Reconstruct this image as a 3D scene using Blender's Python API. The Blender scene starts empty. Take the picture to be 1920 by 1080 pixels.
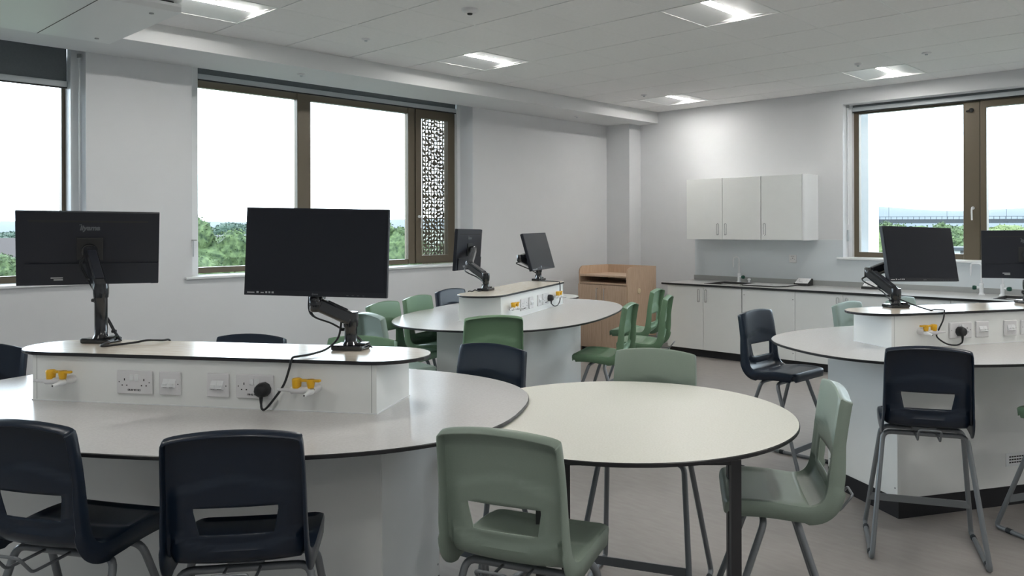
import bpy, bmesh, math, random
from mathutils import Vector, Matrix, Quaternion
PI = math.pi
S = bpy.context.scene
C = S.collection
random.seed(11)

# ------------------------------------------------------------------ camera
F_PX, YAW, ROLL, PX, PY, EYE = 1505.2, -0.7435, -0.003, 1038.0, 424.5, 1.49
fw = Vector((math.sin(YAW), math.cos(YAW), 0)); rt0 = Vector((math.cos(YAW), -math.sin(YAW), 0)); up0 = Vector((0, 0, 1))
rt = rt0 * math.cos(ROLL) + up0 * math.sin(ROLL); up = -rt0 * math.sin(ROLL) + up0 * math.cos(ROLL)
cam = bpy.data.cameras.new('camera'); cam_o = bpy.data.objects.new('camera', cam); C.objects.link(cam_o)
cam.sensor_fit = 'HORIZONTAL'; cam.sensor_width = 36.0; cam.lens = F_PX / 1920 * 36
cam.shift_x = -(PX - 960) / 1920; cam.shift_y = -(540 - PY) / 1920
cam.clip_start = 0.05; cam.clip_end = 6000
cam_o.matrix_world = Matrix((( rt.x, up.x, -fw.x, 0), (rt.y, up.y, -fw.y, 0), (rt.z, up.z, -fw.z, EYE), (0, 0, 0, 1)))
S.camera = cam_o

# ------------------------------------------------------------------ world, light, exposure
S.view_settings.view_transform = 'Standard'; S.view_settings.look = 'None'
S.view_settings.gamma = 1.0; S.view_settings.use_curve_mapping = False
S.view_settings.exposure = 1.56
SKY = 3.3
w = bpy.data.worlds.new('sky'); S.world = w; w.use_nodes = True
nt = w.node_tree; nt.nodes.clear()
wo = nt.nodes.new('ShaderNodeOutputWorld'); bg = nt.nodes.new('ShaderNodeBackground')
tc = nt.nodes.new('ShaderNodeTexCoord'); mp = nt.nodes.new('ShaderNodeMapping'); mp.inputs['Scale'].default_value = (1, 1, 3.5)
nz = nt.nodes.new('ShaderNodeTexNoise'); nz.inputs['Scale'].default_value = 3.2; nz.inputs['Detail'].default_value = 7; nz.inputs['Roughness'].default_value = .6
cr = nt.nodes.new('ShaderNodeValToRGB')
cr.color_ramp.elements[0].position = .36; cr.color_ramp.elements[0].color = (.30, .375, .46, 1)
cr.color_ramp.elements[1].position = .52; cr.color_ramp.elements[1].color = (.78, .91, 1.0, 1)
L = nt.links.new
L(tc.outputs['Generated'], mp.inputs['Vector']); L(mp.outputs['Vector'], nz.inputs['Vector']); L(nz.outputs['Fac'], cr.inputs['Fac'])
L(cr.outputs['Color'], bg.inputs['Color']); bg.inputs['Strength'].default_value = SKY
L(bg.outputs['Background'], wo.inputs['Surface'])

def portal(name, loc, rot, sx, sy):
    l = bpy.data.lights.new(name, 'AREA'); l.shape = 'RECTANGLE'; l.size = sx; l.size_y = sy; l.cycles.is_portal = True
    o = bpy.data.objects.new(name, l); C.objects.link(o); o.location = loc; o.rotation_euler = rot
portal('window_portal', (-7.02, 4.38, 1.92), (0, -PI/2, 0), 1.7, 3.1)
portal('window_portal', (-7.02, .4, 1.92), (0, -PI/2, 0), 1.7, 3.4)
portal('window_portal', (-1.95, 8.84, 1.95), (-PI/2, 0, 0), 3.3, 1.65)
LAMP = 38.0           # luminous strips in the ceiling fittings
FILL = 1.0

# ------------------------------------------------------------------ materials
MATS = {}
def mat(name, col, rough=.5, metal=0.0, spec=.5, var=0.0, scale=8.0, stretch=(1, 1, 1), bump=0.0, emis=None, coat=0.0, col2=None):
    if name in MATS: return MATS[name]
    m = bpy.data.materials.new(name); m.use_nodes = True; MATS[name] = m
    t = m.node_tree; b = t.nodes['Principled BSDF']
    b.inputs['Base Color'].default_value = (*col, 1); b.inputs['Roughness'].default_value = rough
    b.inputs['Metallic'].default_value = metal; b.inputs['Specular IOR Level'].default_value = spec
    b.inputs['Coat Weight'].default_value = coat
    if emis: b.inputs['Emission Color'].default_value = (*emis[0], 1); b.inputs['Emission Strength'].default_value = emis[1]
    if var or bump or col2:
        tcn = t.nodes.new('ShaderNodeTexCoord'); mpn = t.nodes.new('ShaderNodeMapping'); n = t.nodes.new('ShaderNodeTexNoise')
        mpn.inputs['Scale'].default_value = stretch; n.inputs['Scale'].default_value = scale; n.inputs['Detail'].default_value = 6
        t.links.new(tcn.outputs['Object'], mpn.inputs['Vector']); t.links.new(mpn.outputs['Vector'], n.inputs['Vector'])
        r = t.nodes.new('ShaderNodeValToRGB'); r.color_ramp.elements[0].position = .32; r.color_ramp.elements[1].position = .68
        c2 = col2 if col2 else tuple(min(1, c * (1 + var)) for c in col)
        c1 = col if col2 else tuple(c * (1 - var) for c in col)
        r.color_ramp.elements[0].color = (*c1, 1); r.color_ramp.elements[1].color = (*c2, 1)
        t.links.new(n.outputs['Fac'], r.inputs['Fac']); t.links.new(r.outputs['Color'], b.inputs['Base Color'])
        if bump:
            bp = t.nodes.new('ShaderNodeBump'); bp.inputs['Strength'].default_value = bump; bp.inputs['Distance'].default_value = .002
            t.links.new(n.outputs['Fac'], bp.inputs['Height']); t.links.new(bp.outputs['Normal'], b.inputs['Normal'])
    return m

M_WALL = mat('wall_paint', (.715, .725, .74), .75, spec=.3, var=.012, scale=3)
M_CEIL = mat('ceiling_tile', (.86, .855, .85), .9, spec=.2, var=.015, scale=40)
M_GAP = mat('tile_gap', (.30, .31, .30), .9)
M_SOFF = mat('soffit_paint', (.72, .73, .735), .8, spec=.3, var=.01, scale=3)
M_FLOOR = mat('vinyl_floor', (.285, .265, .252), .45, spec=.35, col2=(.32, .30, .283), scale=9, stretch=(1, 4, 1), bump=.05)
M_TOP = mat('bench_laminate', (.56, .545, .53), .22, spec=.5, col2=(.61, .60, .585), scale=120)
M_ROUND = mat('cream_laminate', (.66, .655, .58), .38, spec=.4, col2=(.74, .735, .67), scale=160)
M_SHELF = mat('pale_wood_laminate', (.62, .55, .45), .2, spec=.5, col2=(.71, .65, .56), scale=14, stretch=(1, 6, 1))
M_EDGE = mat('black_edge', (.016, .016, .018), .35)
M_WHITE = mat('white_panel', (.85, .87, .855), .42, var=.01, scale=5)
M_TRIM = mat('white_trim', (.80, .82, .83), .35)
M_PLINTH = mat('black_plinth', (.010, .010, .013), .5)
M_PLAST = mat('white_plastic', (.74, .74, .75), .3)
M_SLOT = mat('dark_slot', (.02, .02, .02), .6)
M_YEL = mat('yellow_plastic', (.78, .43, .015), .35)
M_NAVY = mat('navy_plastic', (.007, .015, .031), .30, spec=.5, bump=.03, scale=300, var=.02)
M_SAGE = mat('sage_plastic', (.255, .315, .262), .38, spec=.45, bump=.03, scale=300, var=.02)
M_PALE = mat('pale_sage_plastic', (.31, .40, .355), .38, spec=.45, bump=.03, scale=300, var=.02)
M_GREEN = mat('green_plastic', (.155, .265, .16), .36, spec=.45, bump=.03, scale=300, var=.02)
M_TUBE = mat('grey_tube', (.20, .215, .23), .32, metal=.35)
M_DARKLEG = mat('dark_leg', (.030, .030, .032), .45)
M_BRONZE = mat('bronze_frame', (.14, .115, .08), .38, metal=.25)
M_RUBBER = mat('rubber', (.02, .025, .03), .6)
M_BLACK = mat('black_plastic', (.011, .013, .020), .42, spec=.45)
M_SCREEN = mat('screen_glass', (.010, .012, .018), .28, spec=.35)
M_GLOSSB = mat('gloss_black', (.012, .013, .016), .14, spec=.6, coat=.3)
M_CHROME = mat('chrome', (.7, .7, .72), .18, metal=1)
M_CABLE = mat('cable_rubber', (.010, .011, .013), .4)
M_BLIND = mat('blind_fabric', (.165, .185, .20), .8, var=.04, scale=60)
M_RAIL = mat('blind_rail', (.52, .56, .58), .4)
M_WOOD = mat('beech_wood', (.54, .38, .265), .4, col2=(.64, .48, .35), scale=7, stretch=(14, 14, 1.0), spec=.4)
M_COUNT = mat('counter_laminate', (.43, .43, .42), .28, spec=.5, col2=(.50, .50, .49), scale=80)
M_UPST = mat('grey_upstand', (.36, .375, .37), .4)
M_SPLASH = mat('splash_panel', (.66, .71, .74), .3)
M_AC = mat('unit_white', (.76, .78, .78), .35)
M_LOGO = mat('logo_grey', (.11, .12, .13), .5)
M_MARK = mat('grey_mark', (.45, .46, .48), .5)
M_TEXT = mat('dark_print', (.05, .05, .055), .6)
M_GREENK = mat('green_knob', (.004, .07, .045), .35)
M_TAP = mat('tap_white', (.78, .80, .82), .25)
M_STICK = mat('sticker', (.42, .42, .42), .6)
M_LAMP = mat('lamp_strip', (1, 1, 1), .5, emis=((1, .975, .935), LAMP))
M_REFL = mat('lamp_reflector', (.80, .81, .80), .35)
M_REFL2 = mat('lamp_louvre', (.85, .86, .86), .4)
M_CREAM = mat('cream_plastic', (.72, .60, .40), .5)
def glass_mat():
    m = bpy.data.materials.new('window_glass'); m.use_nodes = True; t = m.node_tree; t.nodes.clear()
    o = t.nodes.new('ShaderNodeOutputMaterial'); mx = t.nodes.new('ShaderNodeMixShader'); tr = t.nodes.new('ShaderNodeBsdfTransparent')
    g = t.nodes.new('ShaderNodeBsdfGlossy'); g.inputs['Roughness'].default_value = .01; lw = t.nodes.new('ShaderNodeFresnel'); lw.inputs['IOR'].default_value = 1.35
    tr.inputs['Color'].default_value = (.98, .985, .985, 1)
    t.links.new(lw.outputs[0], mx.inputs[0]); t.links.new(tr.outputs[0], mx.inputs[1]); t.links.new(g.outputs[0], mx.inputs[2]); t.links.new(mx.outputs[0], o.inputs['Surface'])
    return m
M_GLASS = glass_mat()

# ------------------------------------------------------------------ mesh helpers
class MB:
    def __init__(s): s.v = []; s.f = []; s.m = []; s.sm = []
    def add(s, v, f, mi=0, smooth=False):
        n = len(s.v); s.v += [tuple(p) for p in v]
        for q in f: s.f.append([i + n for i in q]); s.m.append(mi); s.sm.append(smooth)
        return s
    def box(s, x0, x1, y0, y1, z0, z1, mi=0, b=0.0):
        if b > 0:
            bm = bmesh.new(); r = bmesh.ops.create_cube(bm, size=1)
            for v in r['verts']: v.co = ((x0 + x1) / 2 + v.co.x * (x1 - x0), (y0 + y1) / 2 + v.co.y * (y1 - y0), (z0 + z1) / 2 + v.co.z * (z1 - z0))
            bmesh.ops.bevel(bm, geom=bm.edges[:], offset=b, segments=2, profile=.5, affect='EDGES')
            s.add([v.co[:] for v in bm.verts], [[v.index for v in f.verts] for f in bm.faces], mi, False); bm.free(); return s
        v = [(x, y, z) for z in (z0, z1) for y in (y0, y1) for x in (x0, x1)]
        return s.add(v, [(0, 2, 3, 1), (4, 5, 7, 6), (0, 1, 5, 4), (2, 6, 7, 3), (0, 4, 6, 2), (1, 3, 7, 5)], mi)
    def bar(s, a, b_, wx, wz, mi=0, upv=(0, 0, 1), bev=0.0):
        a = Vector(a); b_ = Vector(b_); d = (b_ - a).normalized(); u = Vector(upv)
        x = d.cross(u).normalized(); u = x.cross(d).normalized(); n = (b_ - a).length
        t = MB().box(-wx / 2, wx / 2, 0, n, -wz / 2, wz / 2, b=bev)
        return s.add([a + x * p[0] + d * p[1] + u * p[2] for p in t.v], t.f, mi, False)
    def prism(s, pts, z0, z1, mi_side=0, mi_top=0, bev=0.0, smooth=False):
        n = len(pts)
        if bev:
            cx = sum(p[0] for p in pts) / n; cy = sum(p[1] for p in pts) / n
            def ins(d): 
                out = []
                for p in pts:
                    r = math.hypot(p[0] - cx, p[1] - cy) or 1; out.append((p[0] - (p[0] - cx) / r * d, p[1] - (p[1] - cy) / r * d))
                return out
            rings = [(ins(bev), z0), (pts, z0 + bev), (pts, z1 - bev), (ins(bev), z1)]
        else: rings = [(pts, z0), (pts, z1)]
        v = []
        for r, z in rings: v += [(p[0], p[1], z) for p in r]
        k = len(rings); f = []
        for j in range(k - 1):
            for i in range(n): f.append((j * n + i, j * n + (i + 1) % n, (j + 1) * n + (i + 1) % n, (j + 1) * n + i))
        s.add(v, f, mi_side, smooth)
        s.add([(p[0], p[1], z0) for p in rings[0][0]], [tuple(range(n))[::-1]], mi_side)
        s.add([(p[0], p[1], z1) for p in rings[-1][0]], [tuple(range(n))], mi_top)
        return s
    def tube(s, pts, r, n=10, mi=0, caps=True, closed=False):
        P = [Vector(p) for p in pts]; k = len(P); rad = r if isinstance(r, (list, tuple)) else [r] * k
        T = []
        for i in range(k):
            if closed: d = P[(i + 1) % k] - P[i - 1]
            else: d = P[min(i + 1, k - 1)] - P[max(i - 1, 0)]
            T.append(d.normalized())
        a = T[0].orthogonal().normalized(); v = []
        for i in range(k):
            if i: a = (T[i - 1].rotation_difference(T[i]) @ a); a = (a - T[i] * a.dot(T[i])).normalized()
            b = T[i].cross(a)
            for j in range(n):
                t = 2 * PI * j / n; v.append(P[i] + (a * math.cos(t) + b * math.sin(t)) * rad[i])
        f = []
        for i in range(k if closed else k - 1):
            i2 = (i + 1) % k
            for j in range(n): f.append((i * n + j, i * n + (j + 1) % n, i2 * n + (j + 1) % n, i2 * n + j))
        s.add(v, f, mi, True)
        if caps and not closed:
            s.add(v[:n], [tuple(range(n))[::-1]], mi); s.add(v[-n:], [tuple(range(n))], mi)
        return s
    def lathe(s, prof, n=20, mi=0, o=(0, 0, 0), ax=(0, 0, 1)):
        ax = Vector(ax).normalized(); a = ax.orthogonal().normalized(); b = ax.cross(a); o = Vector(o); v = []
        for r, h in prof:
            for j in range(n):
                t = 2 * PI * j / n; v.append(o + ax * h + (a * math.cos(t) + b * math.sin(t)) * r)
        f = []
        for i in range(len(prof) - 1):
            for j in range(n): f.append((i * n + j, i * n + (j + 1) % n, (i + 1) * n + (j + 1) % n, (i + 1) * n + j))
        s.add(v, f, mi, True)
        if prof[0][0] > 1e-6: s.add(v[:n], [tuple(range(n))[::-1]], mi)
        if prof[-1][0] > 1e-6: s.add(v[-n:], [tuple(range(n))], mi)
        return s
    def xf(s, M):
        s.v = [tuple(M @ Vector(p)) for p in s.v]; return s
    def mesh(s, name, mats, autosmooth=False):
        me = bpy.data.meshes.new(name); me.from_pydata(s.v, [], s.f); me.update()
        for m in mats: me.materials.append(m)
        for p, mi, sm in zip(me.polygons, s.m, s.sm): p.material_index = mi; p.use_smooth = sm
        return me
    def build(s, name, mats, parent=None, loc=None, rotz=None):
        if not isinstance(mats, (list, tuple)): mats = [mats]
        o = bpy.data.objects.new(name, s.mesh(name, mats)); C.objects.link(o); o.parent = parent
        if loc is not None: o.location = loc
        if rotz is not None: o.rotation_euler = (0, 0, rotz)
        return o
def tag(o, label=None, cat=None, group=None, kind=None):
    if label: o['label'] = label
    if cat: o['category'] = cat
    if group: o['group'] = group
    if kind: o['kind'] = kind
    return o
def thing(name, label, cat, loc=(0, 0, 0), rotz=0.0, group=None, kind=None):
    o = bpy.data.objects.new(name, None); C.objects.link(o); o.location = loc; o.rotation_euler = (0, 0, rotz); o.empty_display_size = .1
    return tag(o, label, cat, group, kind)
def dup(root, loc, rotz, label, group=None):
    r = root.copy(); C.objects.link(r); r.location = loc; r.rotation_euler = (0, 0, rotz); r['label'] = label
    if group: r['group'] = group
    for ch in list(root.children):
        c = ch.copy(); C.objects.link(c); c.parent = r
        for g in ch.children:
            d = g.copy(); C.objects.link(d); d.parent = c
    return r
def fillet(pts, r, n=5):
    P = [Vector(p) for p in pts]; out = [P[0]]
    for i in range(1, len(P) - 1):
        a = P[i - 1] - P[i]; b = P[i + 1] - P[i]; rr = min(r, a.length * .48, b.length * .48)
        p0 = P[i] + a.normalized() * rr; p2 = P[i] + b.normalized() * rr
        for k in range(n + 1):
            t = k / n; out.append(p0 * (1 - t) ** 2 + P[i] * 2 * t * (1 - t) + p2 * t * t)
    out.append(P[-1]); return out
def spline(pts, n=8):
    P = [Vector(p) for p in pts]; P = [P[0] * 2 - P[1]] + P + [P[-1] * 2 - P[-2]]; out = []
    for i in range(1, len(P) - 2):
        for k in range(n):
            t = k / n; a, b, c, d = P[i - 1:i + 3]
            out.append(.5 * ((2 * b) + (c - a) * t + (2 * a - 5 * b + 4 * c - d) * t * t + (3 * b - a - 3 * c + d) * t ** 3))
    out.append(P[-2]); return out
def text_mesh(name, s, size, m, parent, M, shear=0.0, bold=0.0, align='CENTER', ext=.0004):
    cu = bpy.data.curves.new(name, 'FONT'); cu.body = s; cu.size = size; cu.shear = shear; cu.offset = bold; cu.extrude = ext; cu.align_x = align; cu.align_y = 'CENTER'; cu.resolution_u = 3
    t = bpy.data.objects.new(name, cu); C.objects.link(t); bpy.context.view_layer.update()
    me = bpy.data.meshes.new_from_object(t.evaluated_get(bpy.context.evaluated_depsgraph_get())); bpy.data.objects.remove(t)
    me.transform(M); me.materials.clear(); me.materials.append(m)
    o = bpy.data.objects.new(name, me); C.objects.link(o); o.parent = parent; return o
def struct(name, mb, mats, label=None, cat=None):
    o = mb.build(name, mats); tag(o, label, cat, kind='structure'); return o

# ------------------------------------------------------------------ room shell
WX, BY, CZ, RX, NY = -6.65, 8.515, 2.954, 3.2, -3.2
SX, SZ = -6.0, 2.809
W2 = (2.845, 5.918); W1 = (-1.3, 2.058); WS = 1.085            # left wall openings (y range) and sill height
B1 = (-3.574, -.35); BS = 1.125
struct('floor', MB().box(WX - .4, RX + .2, NY - .2, BY + .4, -.12, 0), M_FLOOR, 'grey vinyl floor under all the benches and chairs', 'floor')
wl = MB()
for y0, y1 in ((NY, W1[0]), (W1[1], W2[0]), (W2[1], BY + .35)): wl.box(WX - .34, WX, y0, y1, 0, 3.1)
for a, b in (W1, W2): wl.box(WX - .34, WX, a, b, 0, WS - .02); wl.box(WX - .34, WX, a, b, 2.97, 3.1)
struct('wall_left', wl, M_WALL, 'pale grey window wall on the left', 'wall')
wb = MB()
wb.box(WX, B1[0], BY, BY + .33, 0, 3.1).box(B1[1], RX, BY, BY + .33, 0, 3.1).box(B1[0], B1[1], BY, BY + .33, 0, BS - .02).box(B1[0], B1[1], BY, BY + .33, 2.80, 3.1)
struct('wall_back', wb, M_WALL, 'white back wall above the sink counter', 'wall')
struct('wall_right', MB().box(RX, RX + .2, NY, BY + .3, 0, 3.1), M_WALL)
struct('wall_front', MB().box(WX, RX, NY - .2, NY, 0, 3.1), M_WALL)
struct('wall_pier', MB().box(WX, -6.277, 8.27, BY, 0, SZ), M_WALL, 'square boxed pier in the far corner', 'wall')
struct('trim_1', MB().box(WX - .001, SX, NY, BY, SZ, CZ + .1), M_SOFF, 'lowered boxed soffit along the window wall', 'soffit')
# ceiling of inset tiles, with gaps where the fittings sit
GX, GY = -5.5746, 2.7137
FIT = [(i, j) for i in (-6, -1, 3, 8) for j in (0, 4, 8, 12)]
cm = MB()
for j in range(-1, 15):
    for i in range(-11, 11):
        if (i, j) in FIT: continue
        x0 = max(GX + .6 * j, SX); x1 = min(GX + .6 * (j + 1), RX); y0 = max(GY + .6 * i, NY); y1 = min(GY + .6 * (i + 1), BY)
        if x1 - x0 < .02 or y1 - y0 < .02: continue
        g = .0045
        cm.box(x0 + g, x1 - g, y0 + g, y1 - g, CZ, CZ + .012, 0)
for j in range(0, 16):
    x = GX + .6 * j
    if x < RX: cm.box(x - .012, x + .012, NY, BY, CZ + .001, CZ + .014, 2)
for i in range(-9, 11):
    y = GY + .6 * i
    if NY < y < BY: cm.box(SX, RX, y - .012, y + .012, CZ + .009, CZ + .014, 1)
struct('ceiling', cm, [M_CEIL, M_GAP, M_REFL], 'suspended ceiling of pale square tiles', 'ceiling')
struct('ceiling_slab', MB().box(WX, RX, NY, BY, 3.1, 3.2), M_CEIL)

# ------------------------------------------------------------------ ceiling lights
def make_light():
    r = thing('ceiling_light', '', 'ceiling light', group='recessed ceiling lights')
    h = .288; k = .036; z1 = .032
    b = MB()
    b.add([(-h, -h, 0), (-k, -h, z1), (-k, h, z1), (-h, h, 0)], [(0, 1, 2, 3)])
    b.add([(h, -h, 0), (h, h, 0), (k, h, z1), (k, -h, z1)], [(0, 1, 2, 3)])
    b.build('reflector', M_REFL2, r)
    for sy in (-1, 1):
        e = MB().add([(-h, sy * h, 0), (h, sy * h, 0), (k, sy * h, z1), (-k, sy * h, z1)], [(0, 1, 2, 3)] if sy > 0 else [(3, 2, 1, 0)])
        e.build('end_plate', M_REFL, r)
    f = MB()
    for a in ((-.3, .3, -.3, -h), (-.3, .3, h, .3), (-.3, -h, -h, h), (h, .3, -h, h)): f.box(*a, -.002, .014)
    f.build('frame', M_REFL, r)
    MB().box(-k, k, -h, h, z1 - .0005, z1 + .004).build('diffuser', M_LAMP, r)
    return r
names = {(-1, 0): 'recessed ceiling light nearest the ceiling unit above the left windows', (3, 0): 'recessed ceiling light in front of the large window with a bronze frame',
         (8, 0): 'small far recessed ceiling light near the corner above the wall cupboards', (3, 4): 'recessed ceiling light at the top edge of the photo, right of centre',
         (8, 4): 'recessed ceiling light nearest the right-hand window'}
proto = None
for (i, j) in FIT:
    loc = (GX + .6 * j + .3, GY + .6 * i + .3, CZ)
    if loc[0] > RX - .3 or loc[1] < NY + .3: continue
    lab = names.get((i, j), 'recessed ceiling light outside the picture')
    if proto is None: proto = make_light(); proto.location = loc; proto['label'] = lab
    else: dup(proto, loc, 0, lab)
# small ceiling devices
def ceil_dev(name, x, y, z, r, h, label, cat, dark=False):
    b = MB().lathe([(r, 0), (r * .96, -h * .5), (r * .5, -h), (.001, -h)], 20, 0)
    t = thing(name, label, cat, (x, y, z)); b.build('cover', M_PLAST, t)
    MB().lathe([(r * .34, -h), (r * .3, -h - .008), (.001, -h - .008)], 12).build('sensor', M_SLOT if dark else M_RAIL, t)
ceil_dev('smoke_detector', -4.067, 3.597, CZ, .055, .03, 'white round smoke detector on the ceiling, with a dark centre', 'smoke detector', True)
ceil_dev('ceiling_sensor', -5.302, 3.614, CZ, .035, .012, 'flat round ceiling sensor left of the smoke detector', 'sensor')
ceil_dev('ceiling_sensor', -2.279, 7.159, CZ, .04, .012, 'flat round ceiling sensor right of the light by the right-hand window', 'sensor')
ceil_dev('ceiling_sensor', -2.88, 7.204, CZ, .035, .02, 'tiny ceiling sensor just left of the light by the right-hand window', 'sensor')
ceil_dev('ceiling_sensor', -5.314, 7.28, CZ, .04, .012, 'tiny ceiling sensor left of the far corner light', 'sensor')
ceil_dev('ceiling_sensor', -6.281, 3.624, SZ, .035, .012, 'flat round sensor under the soffit above the large window', 'sensor')
ceil_dev('ceiling_sensor', -6.302, 7.275, SZ, .035, .012, 'flat round sensor under the soffit in the far corner', 'sensor')
# suspended air unit
t = thing('air_conditioning_unit', 'large flat white air unit hanging from the ceiling at the top left', 'air unit', (-5.17, 0, 2.70))
MB().box(-.56, .56, -2.2, 1.915, 0, .012).build('underside_panel', M_AC, t)
b = MB(); b.box(-.55, .52, -2.19, 1.905, .012, .04)
b.add([(.56, -2.2, 0), (.56, 1.915, 0), (.60, 1.90, .022), (.60, -2.19, .022)], [(0, 1, 2, 3)]).add([(.60, -2.19, .022), (.60, 1.90, .022), (.60, 1.90, .038), (.60, -2.19, .038)], [(0, 1, 2, 3)])
b.add([(.60, -2.19, .038), (.60, 1.90, .038), (.52, 1.90, .038), (.52, -2.19, .038)], [(0, 1, 2, 3)]).add([(.56, 1.915, 0), (.52, 1.905, .038), (.60, 1.90, .038), (.60, 1.90, .022)], [(0, 1, 2, 3)])
b.build('casing', M_AC, t)
MB().box(-.53, .57, -2.15, 1.87, .036, .052).build('air_slot', M_SLOT, t)
MB().box(-.56, .60, -2.2, 1.90, .052, .250).build('upper_casing', M_AC, t)
MB().box(-.56, .56, 1.498, 1.503, -.0012, .001).build('panel_joint', M_SLOT, t)
for x, y in ((.44, 1.80), (-.44, 1.80)):
    MB().lathe([(.013, 0), (.013, -.006), (.001, -.008)], 10, 0, (x, y, 0)).build('catch', M_UPST, t)

# ------------------------------------------------------------------ windows
def frame_boxes(mb, u0, u1, z0, z1, t, d0, d1, axis):
    """picture-frame of section t between u0..u1, z0..z1; depth d0..d1 along the other axis"""
    for a, b, c, d in ((u0, u1, z0, z0 + t[0]), (u0, u1, z1 - t[1], z1), (u0, u0 + t[2], z0 + t[0], z1 - t[1]), (u1 - t[3], u1, z0 + t[0], z1 - t[1])):
        if axis == 'y': mb.box(d0, d1, a, b, c, d)
        else: mb.box(a, b, d0, d1, c, d)
def pane(mb, u0, u1, z0, z1, d, axis):
    if axis == 'y': mb.box(d - .003, d + .003, u0, u1, z0, z1)
    else: mb.box(u0, u1, d - .003, d + .003, z0, z1)
def handle(parent, p, n, drop=.12):
    p = Vector(p); n = Vector(n)
    h = MB().tube([p, p + n * .012], .016, 12); h.tube(fillet([p + n * .01, p + n * .045, p + n * .05 + Vector((0, 0, -.03)), p + n * .04 + Vector((0, 0, -drop))], .02), .008, 8)
    h.build('handle', M_TRIM, parent)
# window 2 (large, left wall) -----------------------------------------
FX0, FX1 = -6.99, -6.93
w2 = thing('window_2', 'large bronze-framed window in the middle of the left wall', 'window', (0, 0, 0), kind='structure')
b = MB(); frame_boxes(b, W2[0], 5.90, 1.095, 2.80, (.05, .10, .145, .02), FX0, FX1, 'y'); b.build('frame', M_BRONZE, w2)
MB().box(FX0, FX1 + .012, 3.95, 4.09, 1.10, 2.78, b=.006).build('mullion', M_BRONZE, w2)
MB().box(FX0, FX1 + .012, 5.244, 5.33, 1.10, 2.78, b=.006).build('mullion', M_BRONZE, w2)
b = MB(); frame_boxes(b, 5.336, 5.875, 1.105, 2.765, (.075, .10, .075, .095), FX0 + .01, FX1 + .022, 'y'); sash = b.build('sash', M_BRONZE, w2)
for a, c in ((2.99, 3.95), (4.09, 5.244)):
    b = MB(); pane(b, a, c, 1.14, 2.71, -6.955, 'y'); b.build('glass', M_GLASS, w2)
b = MB(); pane(b, 5.41, 5.78, 1.18, 2.665, -6.955, 'y'); b.build('glass', M_GLASS, w2)
handle(sash, (FX1 + .022, 5.375, 1.60), (1, 0, 0))
b = MB().box(WX - .28, WX + .03, W2[0] - .06, W2[1] + .03, WS - .02, WS, b=.003); b.build('window_sill', M_TRIM, w2)
b = MB(); b.box(-6.925, -6.86, W2[0], 2.985, WS, 2.97).box(-6.925, -6.86, 5.875, W2[1], WS, 2.97); b.build('side_channel', M_TRIM, w2)
def blind(y0, y1, zb, label, axis='y', d=-6.885):
    t = thing('roller_blind', label, 'roller blind')
    def bx(u0, u1, z0, z1, w): 
        m = MB()
        return m.box(d - w / 2, d + w / 2, u0, u1, z0, z1, b=.002) if axis == 'y' else m.box(u0, u1, d - w / 2, d + w / 2, z0, z1, b=.002)
    bx(y0, y1, zb + .045, 2.965 if axis == 'y' else 2.80, .004).build('fabric', M_BLIND, t)
    bx(y0, y1, zb + .006, zb + .05, .03).build('bottom_rail', M_RAIL, t)
    bx(y0, y1, zb - .004, zb + .006, .022).build('rail_seal', M_SLOT, t)
    return t
blind(2.99, 5.872, 2.755, 'grey roller blind rolled almost fully up over the large middle window')
# window 1 ------------------------------------------------------------
w1 = thing('window_1', 'window cut off by the left edge of the photo', 'window', kind='structure')
b = MB(); frame_boxes(b, W1[0], 2.02, 1.085, 2.80, (.05, .10, .10, .045), FX0, FX1, 'y'); b.build('frame', M_BRONZE, w1)
b = MB(); pane(b, W1[0] + .05, 1.979, 1.13, 2.75, -6.955, 'y'); b.build('glass', M_GLASS, w1)
MB().box(FX0, FX1 + .012, .2, .3, 1.09, 2.78).build('mullion', M_BRONZE, w1)
MB().box(WX - .28, WX + .03, W1[0], W1[1] + .05, WS - .02, WS, b=.003).build('window_sill', M_TRIM, w1)
MB().box(-6.925, -6.80, 2.0, W1[1], WS, 2.97, b=.004).build('side_channel', M_TRIM, w1)
blind(W1[0] + .02, 1.998, 2.557, 'grey roller blind lowered part way on the leftmost window')
cd = thing('blind_cord', 'white pull cord hanging beside the leftmost window', 'cord', (-6.72, 2.035, 0))
MB().tube([(0, 0, 1.55), (0, 0, 2.80)], .006, 8).build('cord', M_TRIM, cd); MB().box(-.012, .012, -.012, .012, 2.77, 2.80).build('bracket', M_UPST, cd)
cd = thing('blind_cord', 'short cord guide on the left jamb of the large middle window', 'cord', (-6.64, 2.85, 0))
MB().tube([(0, 0, 1.25), (0, 0, 1.38)], .005, 8).build('cord', M_RAIL, cd); MB().box(-.01, .02, -.012, .02, 1.38, 1.39).build('bracket', M_UPST, cd)
# window 3 (back wall) -------------------------------------------------
w3 = thing('window_3', 'bronze-framed window in the back wall at the right', 'window', kind='structure')
b = MB(); frame_boxes(b, -3.535, B1[1], 1.135, 2.78, (.065, .075, .055, .06), 8.72, 8.78, 'x'); b.build('frame', M_BRONZE, w3)
MB().box(-2.425, -2.27, 8.708, 8.78, 1.14, 2.77, b=.006).build('mullion', M_BRONZE, w3)
b = MB(); frame_boxes(b, -2.265, B1[1] - .05, 1.15, 2.735, (.08, .08, .055, .08), 8.70, 8.775, 'x'); b.build('sash', M_BRONZE, w3)
b = MB(); pane(b, -3.48, -2.42, 1.197, 2.71, 8.755, 'x'); b.build('glass', M_GLASS, w3)
b = MB(); pane(b, -2.21, B1[1] - .1, 1.22, 2.67, 8.755, 'x'); b.build('glass', M_GLASS, w3)
handle(w3, (-2.335, 8.708, 1.66), (0, -1, 0))
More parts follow.
